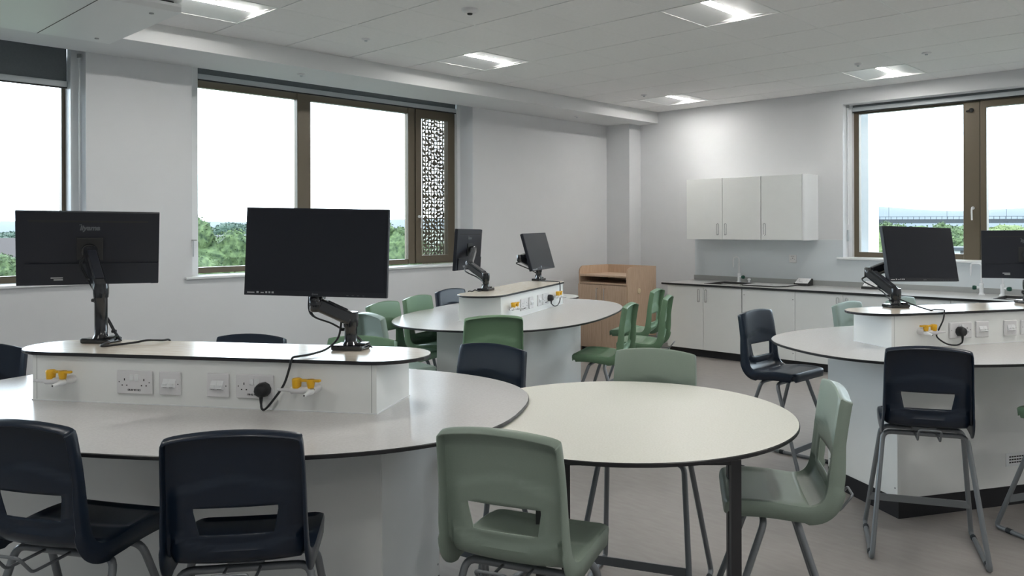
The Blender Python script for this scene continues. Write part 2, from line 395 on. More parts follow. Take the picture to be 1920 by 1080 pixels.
b = MB().lathe([(.022, 0), (.02, .02), (.001, .024)], 14, 0, (-2.345, 8.708, 2.635), (0, -1, 0)); b.tube([(-2.36, 8.69, 2.63), (-2.39, 8.685, 2.625)], .008, 8); b.build('restrictor', M_SLOT, w3)
MB().box(B1[0] - .06, B1[1] + .05, BY - .035, BY + .27, BS - .001, BS + .020, b=.003).build('window_sill', M_TRIM, w3)
MB().box(B1[0], -3.535, 8.66, 8.78, BS + .02, 2.80).build('side_channel', M_TRIM, w3)
blind(-3.53, B1[1] - .01, 2.725, 'grey roller blind rolled up over the right-hand window', 'x', 8.675)
cd = thing('blind_cord', 'white cord beside the right-hand window', 'cord', (-3.553, 8.60, 0))
MB().tube([(0, 0, 1.5), (0, 0, 2.79)], .007, 8).build('cord', M_TRIM, cd)
MB().tube([(0, 0, 1.32), (0, 0, 1.44)], .011, 10).build('tensioner', M_RAIL, cd); MB().box(-.012, .012, -.012, .012, 2.77, 2.8).build('bracket', M_UPST, cd)
struct('trim_2', MB().box(-3.95, -3.468, 8.95, 9.25, -6, 4), M_TRIM, 'white outside fin seen through the right-hand window', 'fin')
# perforated screen outside the narrow sash
sc = MB(); cell = .0412; barw = .0135; rr = random.Random(5)
for r in range(44):
    for c in range(18):
        y = 5.545 + c * cell; z = 1.04 + r * cell; a = cell - barw
        sc.add([(0, y, z), (0, y + cell, z), (0, y + cell, z + barw), (0, y, z + barw)], [(0, 1, 2, 3)])
        sc.add([(0, y, z + barw), (0, y + barw, z + barw), (0, y + barw, z + cell), (0, y, z + cell)], [(0, 1, 2, 3)])
        k = rr.choice([0, 1, 2, 3, 4, 5, 6]); y0 = y + barw; z0 = z + barw
        if k:
            q = (k - 1) % 4; cx, cz = ((y0, z0), (y0 + a, z0), (y0 + a, z0 + a), (y0, z0 + a))[q]; sx, sz = ((1, 1), (-1, 1), (-1, -1), (1, -1))[q]
            if k < 5:
                v = [(0, cx, cz)] + [(0, cx + sx * a * .78 * math.cos(t * PI / 10), cz + sz * a * .78 * math.sin(t * PI / 10)) for t in range(6)]
            else:
                v = [(0, cx, cz)] + [(0, cx + sx * a * p, cz + sz * a * p2) for p, p2 in ((1, 0), (.78, .22), (.55, .45), (.4, .7), (0, 1))]
            n = len(v); sc.add(v, [(0, i, i + 1) for i in range(1, n - 1)])
scr = sc.build('privacy_screen', M_BRONZE, w2, (-7.07, 0, 0)); scr['label'] = 'bronze perforated screen outside the narrow sash'
sm = scr.modifiers.new('solid', 'SOLIDIFY'); sm.thickness = .006

# ------------------------------------------------------------------ chair
PROF = [(0.1678, 0.585, 0.1701, 0.0), (0.1639, 0.601, 0.1777, 0.0008), (0.1489, 0.612, 0.1824, 0.0015), (0.1108, 0.617, 0.1862, 0.0045), (0.0554, 0.618, 0.1881, 0.0075), (0.0, 0.615, 0.189, 0.0097), (-0.0554, 0.609, 0.189, 0.0105), (-0.095, 0.606, 0.1881, 0.0105), (-0.1227, 0.612, 0.1862, 0.0112), (-0.141, 0.632, 0.1843, 0.012), (-0.1504, 0.667, 0.1824, 0.0099), (-0.156, 0.705, 0.1814, 0.011), (-0.1607, 0.741, 0.1805, 0.0116), (-0.1654, 0.785, 0.1795, 0.0121), (-0.1718, 0.835, 0.1786, 0.0121), (-0.1797, 0.885, 0.1767, 0.0116), (-0.1868, 0.925, 0.1748, 0.011), (-0.1908, 0.94, 0.1729, 0.0105)]
def shell_mesh():
    P = [Vector((0, p[0], p[1])) for p in PROF]; W_ = [p[2] for p in PROF]; D_ = [p[3] for p in PROF]
    rows = []
    sp = spline(P, 4); k = len(sp)
    def lerp(A, t): i = min(int(t), len(A) - 2); f = t - i; return A[i] * (1 - f) + A[i + 1] * f
    for i, p in enumerate(sp):
        t = i / 4; tan = (sp[min(i + 1, k - 1)] - sp[max(i - 1, 0)]).normalized(); n = Vector((0, -tan.z, tan.y))   # underside / rear
        rows.append((p, n, lerp(W_, t), lerp(D_, t)))
    cols = [-1, -.94, -.86, -.74, -.60, -.45, -.3, -.15, 0, .15, .3, .45, .60, .74, .86, .94, 1]
    zt, zb = .741, .673
    v = []; nc = len(cols) + 4
    def hw(z):
        if z > zt: return .60
        return .52 + .08 * max(0, (z - zb)) / (zt - zb) if z > zb - .03 else .56
    V = []
    for i, (p, n, wd, dd) in enumerate(rows):
        h = hw(p.z) if p.z > .635 else .60
        fd = .050 if p.y > -.09 else (.056 if p.z < .66 else (.048 - .10 * max(0, min(.10, p.z - .70))))
        if i < 4: fd = .030 + .006 * i
        arch = .020 * max(0, (p.z - .835)) / .105
        row = []
        for s in cols:
            a = abs(s); ss = a / .6 * h if a <= .6 else h + (a - .6) / .4 * (1 - h)
            ss = math.copysign(ss, s)
            rim = max(0, (a - .86) / .14)
            off = dd * (1 - ss * ss)
            if a < .9 and   .615 < p.z < .825 - .045 * ss * ss: off += .008
            if a < .9 and p.y < -.10 and p.z < .640 + .055 * ss * ss: off += .011
            x = wd * ss
            z = p.z + arch * (1 - ss * ss)
            q = Vector((x, p.y, z)) + n * off + n * (.006 * rim * rim)
            if i == 0: q.z -= 0
            row.append(q)
        e0, e1 = row[0], row[-1]
        L0 = [e0 + n * fd + Vector((-.001, 0, 0)), e0 + n * .010 + Vector((-.003, 0, 0))]
        R0 = [e1 + n * .010 + Vector((.003, 0, 0)), e1 + n * fd + Vector((.001, 0, 0))]
        V.append(L0 + row + R0)
    # front lip and top lip
    n0 = Vector((0, -.10, -1)).normalized(); ft = [q + n0 * (.022 if 1 < c < nc - 2 else .012) for c, q in enumerate(V[0])]
    nt_ = Vector((0, -1, -.12)).normalized()
    tp1 = [q + Vector((0, -.004, .003)) for q in V[-1]]
    tp = [q + nt_ * .037 + Vector((0, 0, -.002)) for q in V[-1]]
    for e, o_, q in ((0, 1, 1), (nc - 1, nc - 2, -1)):
        tp1[e] = V[-1][e] + Vector((0, 0, .001)); tp1[o_] = V[-1][o_] + Vector((0, 0, .002))
        tp[e] = V[-1][e] + Vector((q * .001, 0, .002)); tp[o_] = V[-1][e] + Vector((q * .002, .001, .0025))
    tp[2] = V[-1][0] + Vector((.003, .0, .003)); tp[nc - 3] = V[-1][nc - 1] + Vector((-.003, .0, .003))
    V = [ft] + V + [tp1, tp]
    nr = len(V); faces = []
    for i in range(nr - 1):
        for c in range(nc - 1):
            zc = sum(V[a][b].z for a, b in ((i, c), (i + 1, c), (i, c + 1), (i + 1, c + 1))) / 4; yc = V[i][c].y
            cc = c - 2
            if zb < zc < zt + .008 and yc < -.12 and 4 <= cc < 12: continue
            faces.append((i * nc + c, i * nc + c + 1, (i + 1) * nc + c + 1, (i + 1) * nc + c))
    mb = MB(); mb.add([q for r in V for q in r], faces, 0, True)
    return mb
def make_chair():
    r = thing('school_chair', '', 'chair')
    sh = shell_mesh().build('seat_shell', M_NAVY, r)
    m = sh.modifiers.new('solid', 'SOLIDIFY'); m.thickness = .0045; m.offset = 1
    sh.data.set_sharp_from_angle(angle=math.radians(48))
    R_ = .0115
    ft, rr_ = (.04, .540), (-.065, .540)
    for sx in (-1, 1):
        MB().tube(fillet([(sx * .10, ft[0], ft[1]), (sx * .175, ft[0], ft[1]), (sx * .238, .225, .0125), (sx * .238, .17, .0125)], .045), R_, 10).build('leg', M_TUBE, r)
        MB().tube(fillet([(sx * .10, rr_[0], rr_[1]), (sx * .175, rr_[0], rr_[1]), (sx * .236, -.235, .0125), (sx * .236, -.18, .0125)], .045), R_, 10).build('leg', M_TUBE, r)
        sk = MB().tube([(sx * .236, -.18, .0125), (sx * .238, .17, .0125)], R_, 10).build('skid', M_TUBE, r)
        for y in (-.165, .15): MB().tube([(sx * .237, y - .014, .0125), (sx * .237, y + .014, .0125)], R_ + .002, 10).build('glide', M_RUBBER, sk)
    MB().tube([(-.10, ft[0], ft[1]), (.10, ft[0], ft[1])], R_, 10).build('cross_rail', M_TUBE, r)
    MB().tube([(-.10, rr_[0], rr_[1]), (.10, rr_[0], rr_[1])], R_, 10).build('cross_rail', M_TUBE, r)
    MB().box(-.222, .222, .160, .168, .145, .180, b=.002).build('footrest', M_TUBE, r)
    b = MB(); b.box(-.05, .05, -.07, .05, .551, .572, b=.004); b.build('seat_bracket', M_TUBE, r)
    MB().tube(fillet([(-.045, -.09, .550), (-.045, -.215, .545), (-.045, -.258, .600), (.045, -.258, .600), (.045, -.215, .545), (.045, -.09, .550)], .012, 3), .0045, 7).build('bag_hook', M_TUBE, r)
    return r
CH = [ # back-top middle x, y, facing deg, colour, label
 (-2.597, 0.652, 118, 'N', 'navy chair cut off at the lower left corner of the photo'),
 (-2.056, 0.989, 141, 'N', 'navy chair with its back to us at the middle of the near left bench'),
 (-1.540, 1.469, 110, 'S', 'sage chair with its back to us in front of the round cream table'),
 (-1.150, 2.618, 213.5, 'S', 'sage chair seen from the side at the right of the round cream table'),
 (-2.034, 2.853, -68, 'S', 'sage chair facing us behind the round cream table'),
 (-2.677, 2.481, -78.6, 'N', 'navy chair facing us between the near left bench and the middle bench'),
 (-3.542, 3.312, 145.5, 'G', 'green chair with its back to us at the near side of the middle bench'),
 (-3.343, 2.241, -59.4, 'G', 'green chair facing us just behind the front monitor arm of the near left bench'),
 (-4.199, 2.908, 82, 'P', 'pale sage chair seen from behind at the left tip of the middle bench'),
 (-4.756, 3.400, 18, 'G', 'green chair by the window wall, nearer of the two beyond the pale sage chair'),
 (-4.992, 3.890, 18, 'G', 'green chair by the window wall, farther of the two, left of the navy one'),
 (-5.316, 4.491, 8, 'N', 'navy chair at the far side of the middle bench by the window wall'),
 (-3.816, 1.913, -53.7, 'N', 'navy chair facing us whose back shows between the two front monitors'),
 (-4.409, 0.954, -58, 'N', 'navy chair facing us at the left end of the near left bench'),
 (-3.407, 4.462, 204, 'G', 'green chair seen from the side at the right end of the middle bench'),
 (-3.560, 5.143, 207, 'G', 'green chair seen from the side left of the white base cabinets, nearer of the pair'),
 (-3.998, 5.622, 200, 'G', 'green chair mostly hidden behind another, right of the wooden lectern cabinet'),
 (-2.496, 4.637, -3, 'N', 'navy chair turned towards the left tip of the right bench'),
 (-2.280, 5.546, -6, 'P', 'pale sage chair behind the right bench, left of the monitor arm'),
 (-2.127, 6.154, -10, 'P', 'pale sage chair farthest behind the right bench, behind the monitor arm'),
 (-1.182, 3.721, 114.7, 'N', 'navy chair with its back to us in front of the right bench'),
 (-.595, 4.389, 152, 'G', 'green chair cut off by the right edge of the photo'),
]
cproto = make_chair(); CM = dict(N=M_NAVY, S=M_SAGE, P=M_PALE, G=M_GREEN)
for i, (x, y, a, c, lab) in enumerate(CH):
    th = math.radians(a); loc = (x + .190 * math.cos(th), y + .190 * math.sin(th), 0); rz = th - PI / 2
    if i == 0: o = cproto; o.location = loc; o.rotation_euler = (0, 0, rz); o['label'] = lab; o['group'] = 'sled-base school chairs'
    else: o = dup(cproto, loc, rz, lab, 'sled-base school chairs')
    for ch in o.children:
        if ch.name.startswith('seat_shell'): ch.material_slots[0].link = 'OBJECT'; ch.material_slots[0].material = CM[c]

# ------------------------------------------------------------------ benches
BZ = .84; SHZ = 1.025
def superell(a, b, n=2.5, k=96):
    out = []
    for i in range(k):
        t = 2 * PI * i / k; c, s = math.cos(t), math.sin(t)
        out.append((a * math.copysign(abs(c) ** (2 / n), c), b * math.copysign(abs(s) ** (2 / n), s)))
    return out
def stadium(a, b, k=14):
    out = []
    for sx in (1, -1):
        for i in range(k + 1):
            t = -PI / 2 + PI * i / k; x, y = (a - b * 1.05) + b * 1.05 * math.cos(t), b * math.sin(t)
            out.append((x * sx, y * sx))
    return out
def double_socket(parent, u, v, z, plug=None):
    """146 x 86 mm plate on a face looking along -y (local), centre (u, v, z)"""
    o = MB().box(-.073, .073, -.010, 0, -.043, .043, b=.004).build('double_socket', M_PLAST, parent, (u, v, z))
    for sx in (-1, 1):
        MB().box(sx * .010 - .0075, sx * .010 + .0075, -.013, -.009, .006, .029, b=.001).build('rocker_switch', M_TRIM, o)
        if plug == sx: continue
        h = MB(); cx = sx * .040
        h.box(cx - .002, cx + .002, -.0104, -.0095, .006, .014).box(cx - .012, cx - .007, -.0104, -.0095, -.013, -.009).box(cx + .007, cx + .012, -.0104, -.0095, -.013, -.009)
        h.build('pin_holes', M_SLOT, o)
    h = MB()
    for sx in (-1, 1): h.lathe([(.0022, 0), (.0022, .0006)], 8, 0, (sx * .062, -.010, .001), (0, -1, 0))
    h.build('screws', M_TEXT, o)
    text_mesh('circuit_text', 'DB-02 W1 SL2', .0085, M_TEXT, o, Matrix.Translation((0, -.0105, -.028)) @ Matrix.Rotation(PI / 2, 4, 'X'), bold=.0003)
    return o
def data_plate(parent, u, v, z):
    o = MB().box(-.043, .043, -.010, 0, -.043, .043, b=.004).build('data_outlet', M_PLAST, parent, (u, v, z))
    for sx in (-1, 1):
        b = MB(); x = sx * .0125
        b.add([(x - .012, -.010, .018), (x + .012, -.010, .018), (x + .012, -.024, -.010), (x - .012, -.024, -.010), (x - .012, -.010, -.016), (x + .012, -.010, -.016)], [(0, 3, 2, 1), (3, 4, 5, 2), (0, 4, 3), (1, 2, 5)])
        b.box(x - .008, x + .008, -.0235, -.018, -.006, .002)
        b.build('data_socket', M_TRIM, o)
        MB().box(x - .007, x + .007, -.0205, -.0150, -.0125, -.0118).build('port', M_SLOT, o)
    MB().lathe([(.0022, 0), (.0022, .0006)], 8, 0, (.034, -.010, -.001), (0, -1, 0)).build('screw', M_TEXT, o)
    return o
def gas_tap(parent, u, v, z, fl):
    """double laboratory gas tap, one nozzle to the side (fl = -1 left / +1 right), one to the front"""
    o = MB().lathe([(.016, 0), (.016, .02), (.012, .028), (.012, .045)], 14, 0, (0, 0, 0), (0, -1, 0)).build('gas_tap', M_PLAST, parent, (u, v, z))
    b = MB()
    b.tube([(0, -.045, 0), (fl * .075, -.045, -.003)], .0125, 12)
    b.tube([(fl * .075, -.045, -.003), (fl * .08, -.045, -.003), (fl * .128, -.045, -.003)], [.0085, .007, .0045], 10)
    for k in range(5): b.lathe([(.0058 - .0004 * k, 0), (.0068 - .0004 * k, .004), (.0045, .006)], 10, 0, (fl * (.088 + .0085 * k), -.045, -.003), (fl, 0, 0))
    b.build('side_nozzle', M_PLAST, o)
    b = MB(); b.tube([(0, -.045, -.004), (-.0, -.066, -.006), (-.0, -.067, -.006), (-.0, -.098, -.009)], [.0115, .010, .0075, .005], 12); b.build('front_nozzle', M_TRIM, o)
    MB().lathe([(.0028, 0), (.0028, .0008)], 8, 0, (0, -.098, -.0090), (0, -1, 0)).build('nozzle_hole', M_SLOT, o)
    b = MB(); b.lathe([(.011, .008), (.014, .024), (.015, .034), (.014, .038), (.001, .038)], 14, 0, (0, -.050, 0)); b.box(-.036, .036, -.058, -.042, .029, .038, b=.003); b.build('lever_handle', M_YEL, o)
    b = MB(); b.lathe([(.015, .006), (.0165, .020), (.0175, .037), (.012, .040), (.001, .038)], 10, 0, (fl * .055, -.045, 0)); b.build('round_handle', M_YEL, o)
    return o
def make_bench():
    r = thing('laboratory_bench', '', 'laboratory bench')
    MB().prism(superell(1.17, .75), BZ - .013, BZ, 0, 1, bev=.0025, smooth=False).build('bench_top', [M_EDGE, M_TOP], r)
    b = MB().box(-.76, .76, -.29, .29, .10, BZ - .013); b.build('carcass', M_WHITE, r)
    MB().box(-.763, .763, -.293, .293, 0, .10).build('plinth', M_PLINTH, r)
    for sx in (-1, 1):
        e = MB().box(sx * .76 - .0, sx * .765, -.288, .288, .103, BZ - .015)
        if sx < 0: e = MB().box(-.765, -.76, -.288, .288, .103, BZ - .015)
        ep = e.build('end_panel', M_WHITE, r)
        for y in (-.27, .27):
            for z in (.78, .15): MB().lathe([(.0045, 0), (.004, .0015), (.001, .002)], 10, 0, (sx * .765, y, z), (sx, 0, 0)).build('screw', M_TUBE, ep)
    g = MB().box(-.08, .16, -.2935, -.29, .205, .275).build('vent_grille', M_TRIM, r)
    sl = MB()
    for k in range(12):
        for z in (.222, .237, .252): sl.box(-.06 + k * .0165, -.048 + k * .0165, -.2945, -.2934, z, z + .007)
    sl.build('slots', M_SLOT, g)
    MB().box(-.69, .69, -.155, .155, BZ, SHZ - .013).build('riser', M_WHITE, r)
    for s in (-1, 1):
        MB().box(s * .672 - .001, s * .672 + .001, -.1556, -.155, BZ + .004, SHZ - .015).build('riser_joint', M_UPST, r)
    MB().box(-.693, .693, -.158, .158, BZ, BZ + .004).build('sealant', M_TRIM, r)
    MB().prism(stadium(.825, .172), SHZ - .013, SHZ, 0, 1, bev=.0025).build('shelf_top', [M_EDGE, M_SHELF], r)
    return r
BEN = [(-3.004, 1.398, 32.0, 'long oval lab bench at the lower left, nearest the camera', -1, 1, 1),
       (-4.37, 4.326, 114.2, 'oval lab bench in the middle, beyond the near left one', -1, -1, 1),
       (-1.33, 4.985, 59.0, 'oval lab bench at the right, cut off by the photo edge', 1, -1, -1)]
def mk_services(r, f1, f2, plug):
    gas_tap(r, -.515, -.155, .926, f1); gas_tap(r, .47 if r is not None else 0, -.155, .926, f2)
    double_socket(r, -.25, -.155, .922, plug if plug < 0 else None); double_socket(r, .232, -.155, .922, plug if plug > 0 else None)
    data_plate(r, -.105, -.155, .922); data_plate(r, .087, -.155, .922)
bproto = make_bench(); benches = []
for i, (x, y, a, lab, f1, f2, pl) in enumerate(BEN):
    if i == 0: bare = None; r = bproto; r.location = (x, y, 0); r.rotation_euler = (0, 0, math.radians(a)); r['label'] = lab; r['group'] = 'oval lab benches'
    else: r = dup(bproto, (x, y, 0), math.radians(a), lab, 'oval lab benches')
    benches.append(r)
mk_services(benches[0], -1, -1, 1); mk_services(benches[1], -1, -1, 1); mk_services(benches[2], 1, 1, -1)
def BP(i, u, v, z):       # bench-local point -> world
    x, y, a = BEN[i][:3]; a = math.radians(a)
    return Vector((x + u * math.cos(a) - v * math.sin(a), y + u * math.sin(a) + v * math.cos(a), z))

# round table ----------------------------------------------------------
RT = (-1.745, 2.262)
t = thing('round_table', 'round cream table with a black edge in the foreground', 'table', (*RT, 0))
circ = [(.598 * math.cos(2 * PI * i / 96), .598 * math.sin(2 * PI * i / 96)) for i in range(96)]
MB().prism(circ, BZ - .028, BZ - .0145, 0, 1, bev=.0025).build('tabletop', [M_EDGE, M_ROUND], t)
LP = [(-1.655, 1.74), (-1.225, 2.13), (-1.447, 2.49), (-1.877, 2.10)]
for i, p in enumerate(LP):
    q = LP[(i + 1) % 4]; a = Vector((p[0] - RT[0], p[1] - RT[1], BZ - .045)); b_ = Vector((q[0] - RT[0], q[1] - RT[1], BZ - .045))
    MB().bar(a + Vector((0, 0, .045 - BZ + .004)), a, .030, .030, upv=(.735, .678, 0)).build('leg', M_DARKLEG, t)
    MB().bar(a, b_, .025, .032).build('apron_rail', M_DARKLEG, t)

# ------------------------------------------------------------------ monitors and arms
def mon_axes(yaw, tilt, roll):
    e = Vector((math.cos(yaw), math.sin(yaw), 0)); n = Vector((math.sin(yaw), -math.cos(yaw), 0)); z = Vector((0, 0, 1))
    u = math.cos(tilt) * z + math.sin(tilt) * n; c, s_ = math.cos(roll), math.sin(roll)
    return c * e + s_ * u, -s_ * e + c * u
def monitor(pos, yaw, tilt, roll, back, label):
    """pos = centre of the face towards the camera; back=True when that face is the rear"""
    e, u = mon_axes(math.radians(yaw), math.radians(tilt), math.radians(roll)); n = e.cross(u)
    if back: X, Y = -e, -n
    else: X, Y = e, n
    Z = u                                       # local: X right of the viewer of the screen, Y out of the screen, Z up
    o = thing('monitor', label, 'monitor', group='flat monitors on desk arms')
    M = Matrix((( X.x, -Y.x, Z.x), (X.y, -Y.y, Z.y), (X.z, -Y.z, Z.z))).to_4x4()   # local -y faces out of the screen
    T = 0.034; cen = Vector(pos) - Y * (0 if not back else 0) - (Y * .0 if not back else Vector((0, 0, 0)))
    cen = Vector(pos) + (n * 0)
    base = cen - n * 0.0
    o.matrix_world = Matrix.Translation(base + (Y * T if back else Vector((0, 0, 0)))) @ M
    W_, H_ = .541, .325
    MB().box(-W_ / 2, W_ / 2, .001, .018, -H_ / 2, H_ / 2, b=.0015).build('housing', M_BLACK, o)
    bk = MB().box(-W_ / 2 + .002, W_ / 2 - .002, .018, .026, -H_ / 2 + .002, H_ / 2 - .002); bk.box(-W_ / 2 + .032, W_ / 2 - .032, .024, T, -H_ / 2 + .004, -H_ / 2 + .098)
    bk.box(-W_ / 2 + .002, -W_ / 2 + .032, .024, .031, -H_ / 2 + .002, -H_ / 2 + .098); bk = bk.build('rear_cover', M_BLACK, o)
    MB().box(-W_ / 2 + .045, W_ / 2 - .045, .0255, .0265, H_ / 2 - .045, H_ / 2 - .037).build('vent_slot', M_SLOT, o)
    MB().box(-.05, .05, .026, .034, -.05, .05, b=.002).build('mounting_plate', M_SLOT, o)
    MB().box(-W_ / 2 + .006, W_ / 2 - .006, -.0004, .001, -H_ / 2 + .019, H_ / 2 - .006).build('screen', M_SCREEN, o)
    rot = Matrix.Rotation(PI, 4, 'Z') @ Matrix.Rotation(PI / 2, 4, 'X')
    text_mesh('brand_logo', 'iiyama', .030, M_LOGO, o, Matrix.Translation((0, .0266, .092)) @ rot, shear=.22, bold=.0012)
    for dx in (-.0365, -.0315): MB().lathe([(.0022, 0), (.0022, .001)], 8, 0, (-dx + .0, .0264, .1065), (0, 1, 0)).build('logo_dot', M_LOGO, o)
    MB().box(.10, .145, .0342, .0347, -.129, -.124).build('sticker', M_STICK, o); MB().box(.10, .134, .0342, .0347, -.138, -.132).build('sticker', M_STICK, o)
    fr = Matrix.Rotation(PI / 2, 4, 'X')
    text_mesh('bezel_logo', 'iiyama', .0095, M_LOGO, o, Matrix.Translation((.0, .0004, -H_ / 2 + .009)) @ fr, shear=.22, bold=.0003)
    mk = MB()
    for k, wd in enumerate((.028, .008, .012, .007, .007, .008)):
        x = -W_ / 2 + .012 + (.0, .036, .052, .070, .082, .094)[k]; mk.box(x, x + wd, .0002, .0009, -H_ / 2 + .008, -H_ / 2 + (.012 if k in (0, 2) else .0145))
    mk.build('bezel_marks', M_MARK, o)
    bt = MB()
    for k in range(4): bt.box(.12 + k * .02, .128 + k * .02, .0002, .0009, -H_ / 2 + .006, -H_ / 2 + .0075)
    bt.build('buttons', M_LOGO, o)
    return (base + (Y * T if back else Vector((0, 0, 0)))) - Y * .062, Y
def arm(bi, u, v, ztop, elbow, head, Y, label, rz=0.0, two=True):
    b0 = BP(bi, u, v, SHZ); a = math.radians(BEN[bi][2]) + rz
    t = thing('monitor_stand', label, 'monitor arm', b0, a, 'black monitor arms on the bench shelves')
    MB().box(-.062, .062, -.045, .045, 0, .020, b=.006).build('base_clamp', M_GLOSSB, t)
    cl = MB().box(.030, .068, -.022, .022, .019, .028, b=.003); cl.build('clamp_cover', M_GLOSSB, t)
    Mi = t.matrix_basis.inverted() if False else (Matrix.Translation(b0) @ Matrix.Rotation(a, 4, 'Z')).inverted()
    h = ztop - SHZ
    MB().lathe([(.032, .018), (.026, .030), (.024, .034), (.024, h - .02), (.026, h - .018), (.026, h + .008), (.020, h + .013)], 18).build('post', M_GLOSSB, t)
    P0 = Mi @ Vector((b0.x, b0.y, ztop)); E_ = Mi @ Vector(elbow); Hd = Mi @ Vector(head); Yl = (Matrix.Rotation(-a, 3, 'Z') @ Y)
    if two:
        m = MB(); m.bar(P0, E_, .054, .052, bev=.010); m.lathe([(.027, -.028), (.029, -.01), (.029, .01), (.027, .028)], 14, 0, P0); m.build('lower_arm', M_GLOSSB, t)
        m = MB(); m.lathe([(.020, -.03), (.027, -.025), (.027, .025), (.020, .03)], 14, 0, E_); m.bar(E_, Hd, .046, .050, bev=.010); m.build('upper_arm', M_GLOSSB, t)
        d = (E_ - P0).normalized(); sd = d.cross(Vector((0, 0, 1))).normalized(); uu = sd.cross(d)
        MB().bar(P0 + d * .03 + uu * .026, E_ - d * .03 + uu * .026, .036, .007, bev=.002).build('arm_cover', M_BLACK, t)
    else:
        m = MB(); m.lathe([(.027, -.028), (.029, -.01), (.029, .01), (.027, .028)], 14, 0, P0); m.bar(P0, Hd, .050, .052, bev=.010); m.build('upper_arm', M_GLOSSB, t)
        d = (Hd - P0).normalized(); sd = d.cross(Vector((0, 0, 1))).normalized(); uu = sd.cross(d)
        MB().bar(P0 + d * .05 + uu * .026, Hd - d * .04 + uu * .026, .034, .008, bev=.003).build('arm_cover', M_BLACK, t)
    hd = MB(); hd.lathe([(.030, -.012), (.032, .0), (.030, .012), (.020, .050)], 16, 0, Hd, Yl); hd.lathe([(.036, .048), (.036, .056)], 18, 0, Hd, Yl)
    hd.build('tilt_head', M_GLOSSB, t)
    # tied cable running along the arm
    pts = [Hd - Yl * .02, Hd + Vector((-.03, -.02, -.05)), (Hd + E_) / 2 + Vector((-.045, .01, -.05)), E_ + Vector((-.035, .02, -.04)), (E_ + P0) / 2 + Vector((-.01, .0, -.045)), P0 + Vector((-.034, 0, -.04)), P0 + Vector((.0, .03, -h * .55)), P0 + Vector((.035, .028, -h * .8)), Vector((.072, .015, .010))]
    c = MB().tube(spline(pts, 7), .0035, 7); c.tube(spline([p + Vector((.006, .004, -.003)) for p in pts], 7), .0030, 6); c = c.build('arm_cables', M_CABLE, t)
    for k in (2, 5, 7): MB().tube([pts[k] + Vector((-.008, 0, .0)), pts[k] + Vector((.008, .003, 0))], .007, 8).build('cable_tie', M_CABLE, c)
    return t
MON = [
 ((-3.838, 1.201, 1.397), 70.9, 12.9, -.6, True, 'monitor seen from behind at the far left', 0, -.597, .085, 1.235, (-3.60, 1.168, 1.25), False, 'monitor arm holding the far-left monitor seen from behind'),
 ((-2.645, 1.583, 1.397), 37.4, -1.9, -1.2, False, 'large dark monitor facing us on the near left bench', 0, .4865, .08, 1.140, (-2.672, 1.602, 1.205), True, 'monitor arm under the large dark monitor facing us'),
 ((-4.838, 4.276, 1.307), 117.5, 3.8, -.7, True, 'small monitor seen from behind on the middle bench', 1, -.364, .095, 1.125, (-4.508, 3.974, 1.205), True, 'cranked monitor arm at the near end of the middle bench shelf'),
 ((-4.798, 5.035, 1.277), 112.4, -16.2, .4, False, 'small tilted monitor facing us on the middle bench', 1, .771, .088, 1.125, (-4.800, 4.800, 1.222), True, 'monitor arm at the far end of the middle bench shelf'),
 ((-1.607, 4.946, 1.322), 65.2, -11.9, -1.7, False, 'monitor with its screen towards us on the right bench', 2, -.445, .108, 1.105, (-1.830, 4.730, 1.215), True, 'cranked monitor arm at the left end of the right bench shelf'),
 ((-1.300, 6.080, 1.293), 12.0, 1.0, .6, True, 'monitor seen from behind, cut off by the right edge of the photo', 2, .47, .08, 1.135, (-1.05, 5.80, 1.20), True, 'monitor arm holding the monitor cut off at the right edge'),
]
for pos, yw, ti, ro, bk, lab, bi, u, v, zt_, el, two, lab2 in MON:
    hd, Y = monitor(pos, yw, ti, ro, bk, lab)
    arm(bi, u, v, zt_, el, hd, Y, lab2, two=two)

# ------------------------------------------------------------------ cables with plugs
def plug(parent, bi, u, z):
    a = math.radians(BEN[bi][2])
    m = MB(); m.lathe([(.0265, -.002), (.0265, .016), (.023, .032), (.016, .040), (.001, .041)], 10, 0, (0, 0, -.001), (0, -1, 0)); m.tube([(0, -.022, -.022), (0, -.022, -.048)], [.0075, .0045], 10)
    m.xf(Matrix.Translation(BP(bi, u, -.166, z)) @ Matrix.Rotation(a, 4, 'Z')); m.build('plug', M_CABLE, parent)
def cable(label, bi, pts, pl=None, r=.0042):
    t = thing('power_cable', label, 'cable', group='black power cables')
    P = [BP(bi, *p) for p in pts]
    MB().tube(spline(P, 9), r, 8).build('cord', M_CABLE, t)
    if pl: plug(t, bi, *pl)
Zc = SHZ + .005
cable('black cable hanging over the shelf edge of the near left bench into a socket', 0, [(.46, .06, SHZ + .12), (.45, .05, SHZ + .05), (.44, -.02, Zc + .012), (.42, -.10, Zc + .004), (.40, -.155, Zc + .004), (.385, -.176, Zc), (.378, -.184, SHZ - .03), (.36, -.188, .940), (.325, -.19, .890), (.29, -.19, .851), (.276, -.19, .852), (.272, -.188, .868)], (.272, .916))
cable('short black cable lying on the shelf beside the far-left monitor arm', 0, [(-.54, .06, Zc + .004), (-.50, -.03, Zc), (-.46, .02, Zc), (-.42, .06, Zc + .003), (-.39, .09, Zc + .008), (-.36, .14, Zc + .002), (-.35, .168, Zc), (-.35, .178, Zc - .02)])
cable('black cable looping down to a socket at the far end of the middle bench', 1, [(.71, .06, Zc), (.66, -.04, Zc), (.60, -.14, Zc + .002), (.55, -.170, Zc + .002), (.53, -.182, SHZ - .02), (.52, -.186, .94), (.50, -.19, .885), (.44, -.192, .855), (.36, -.192, .853), (.31, -.19, .868), (.292, -.188, .878)], (.285, .925))
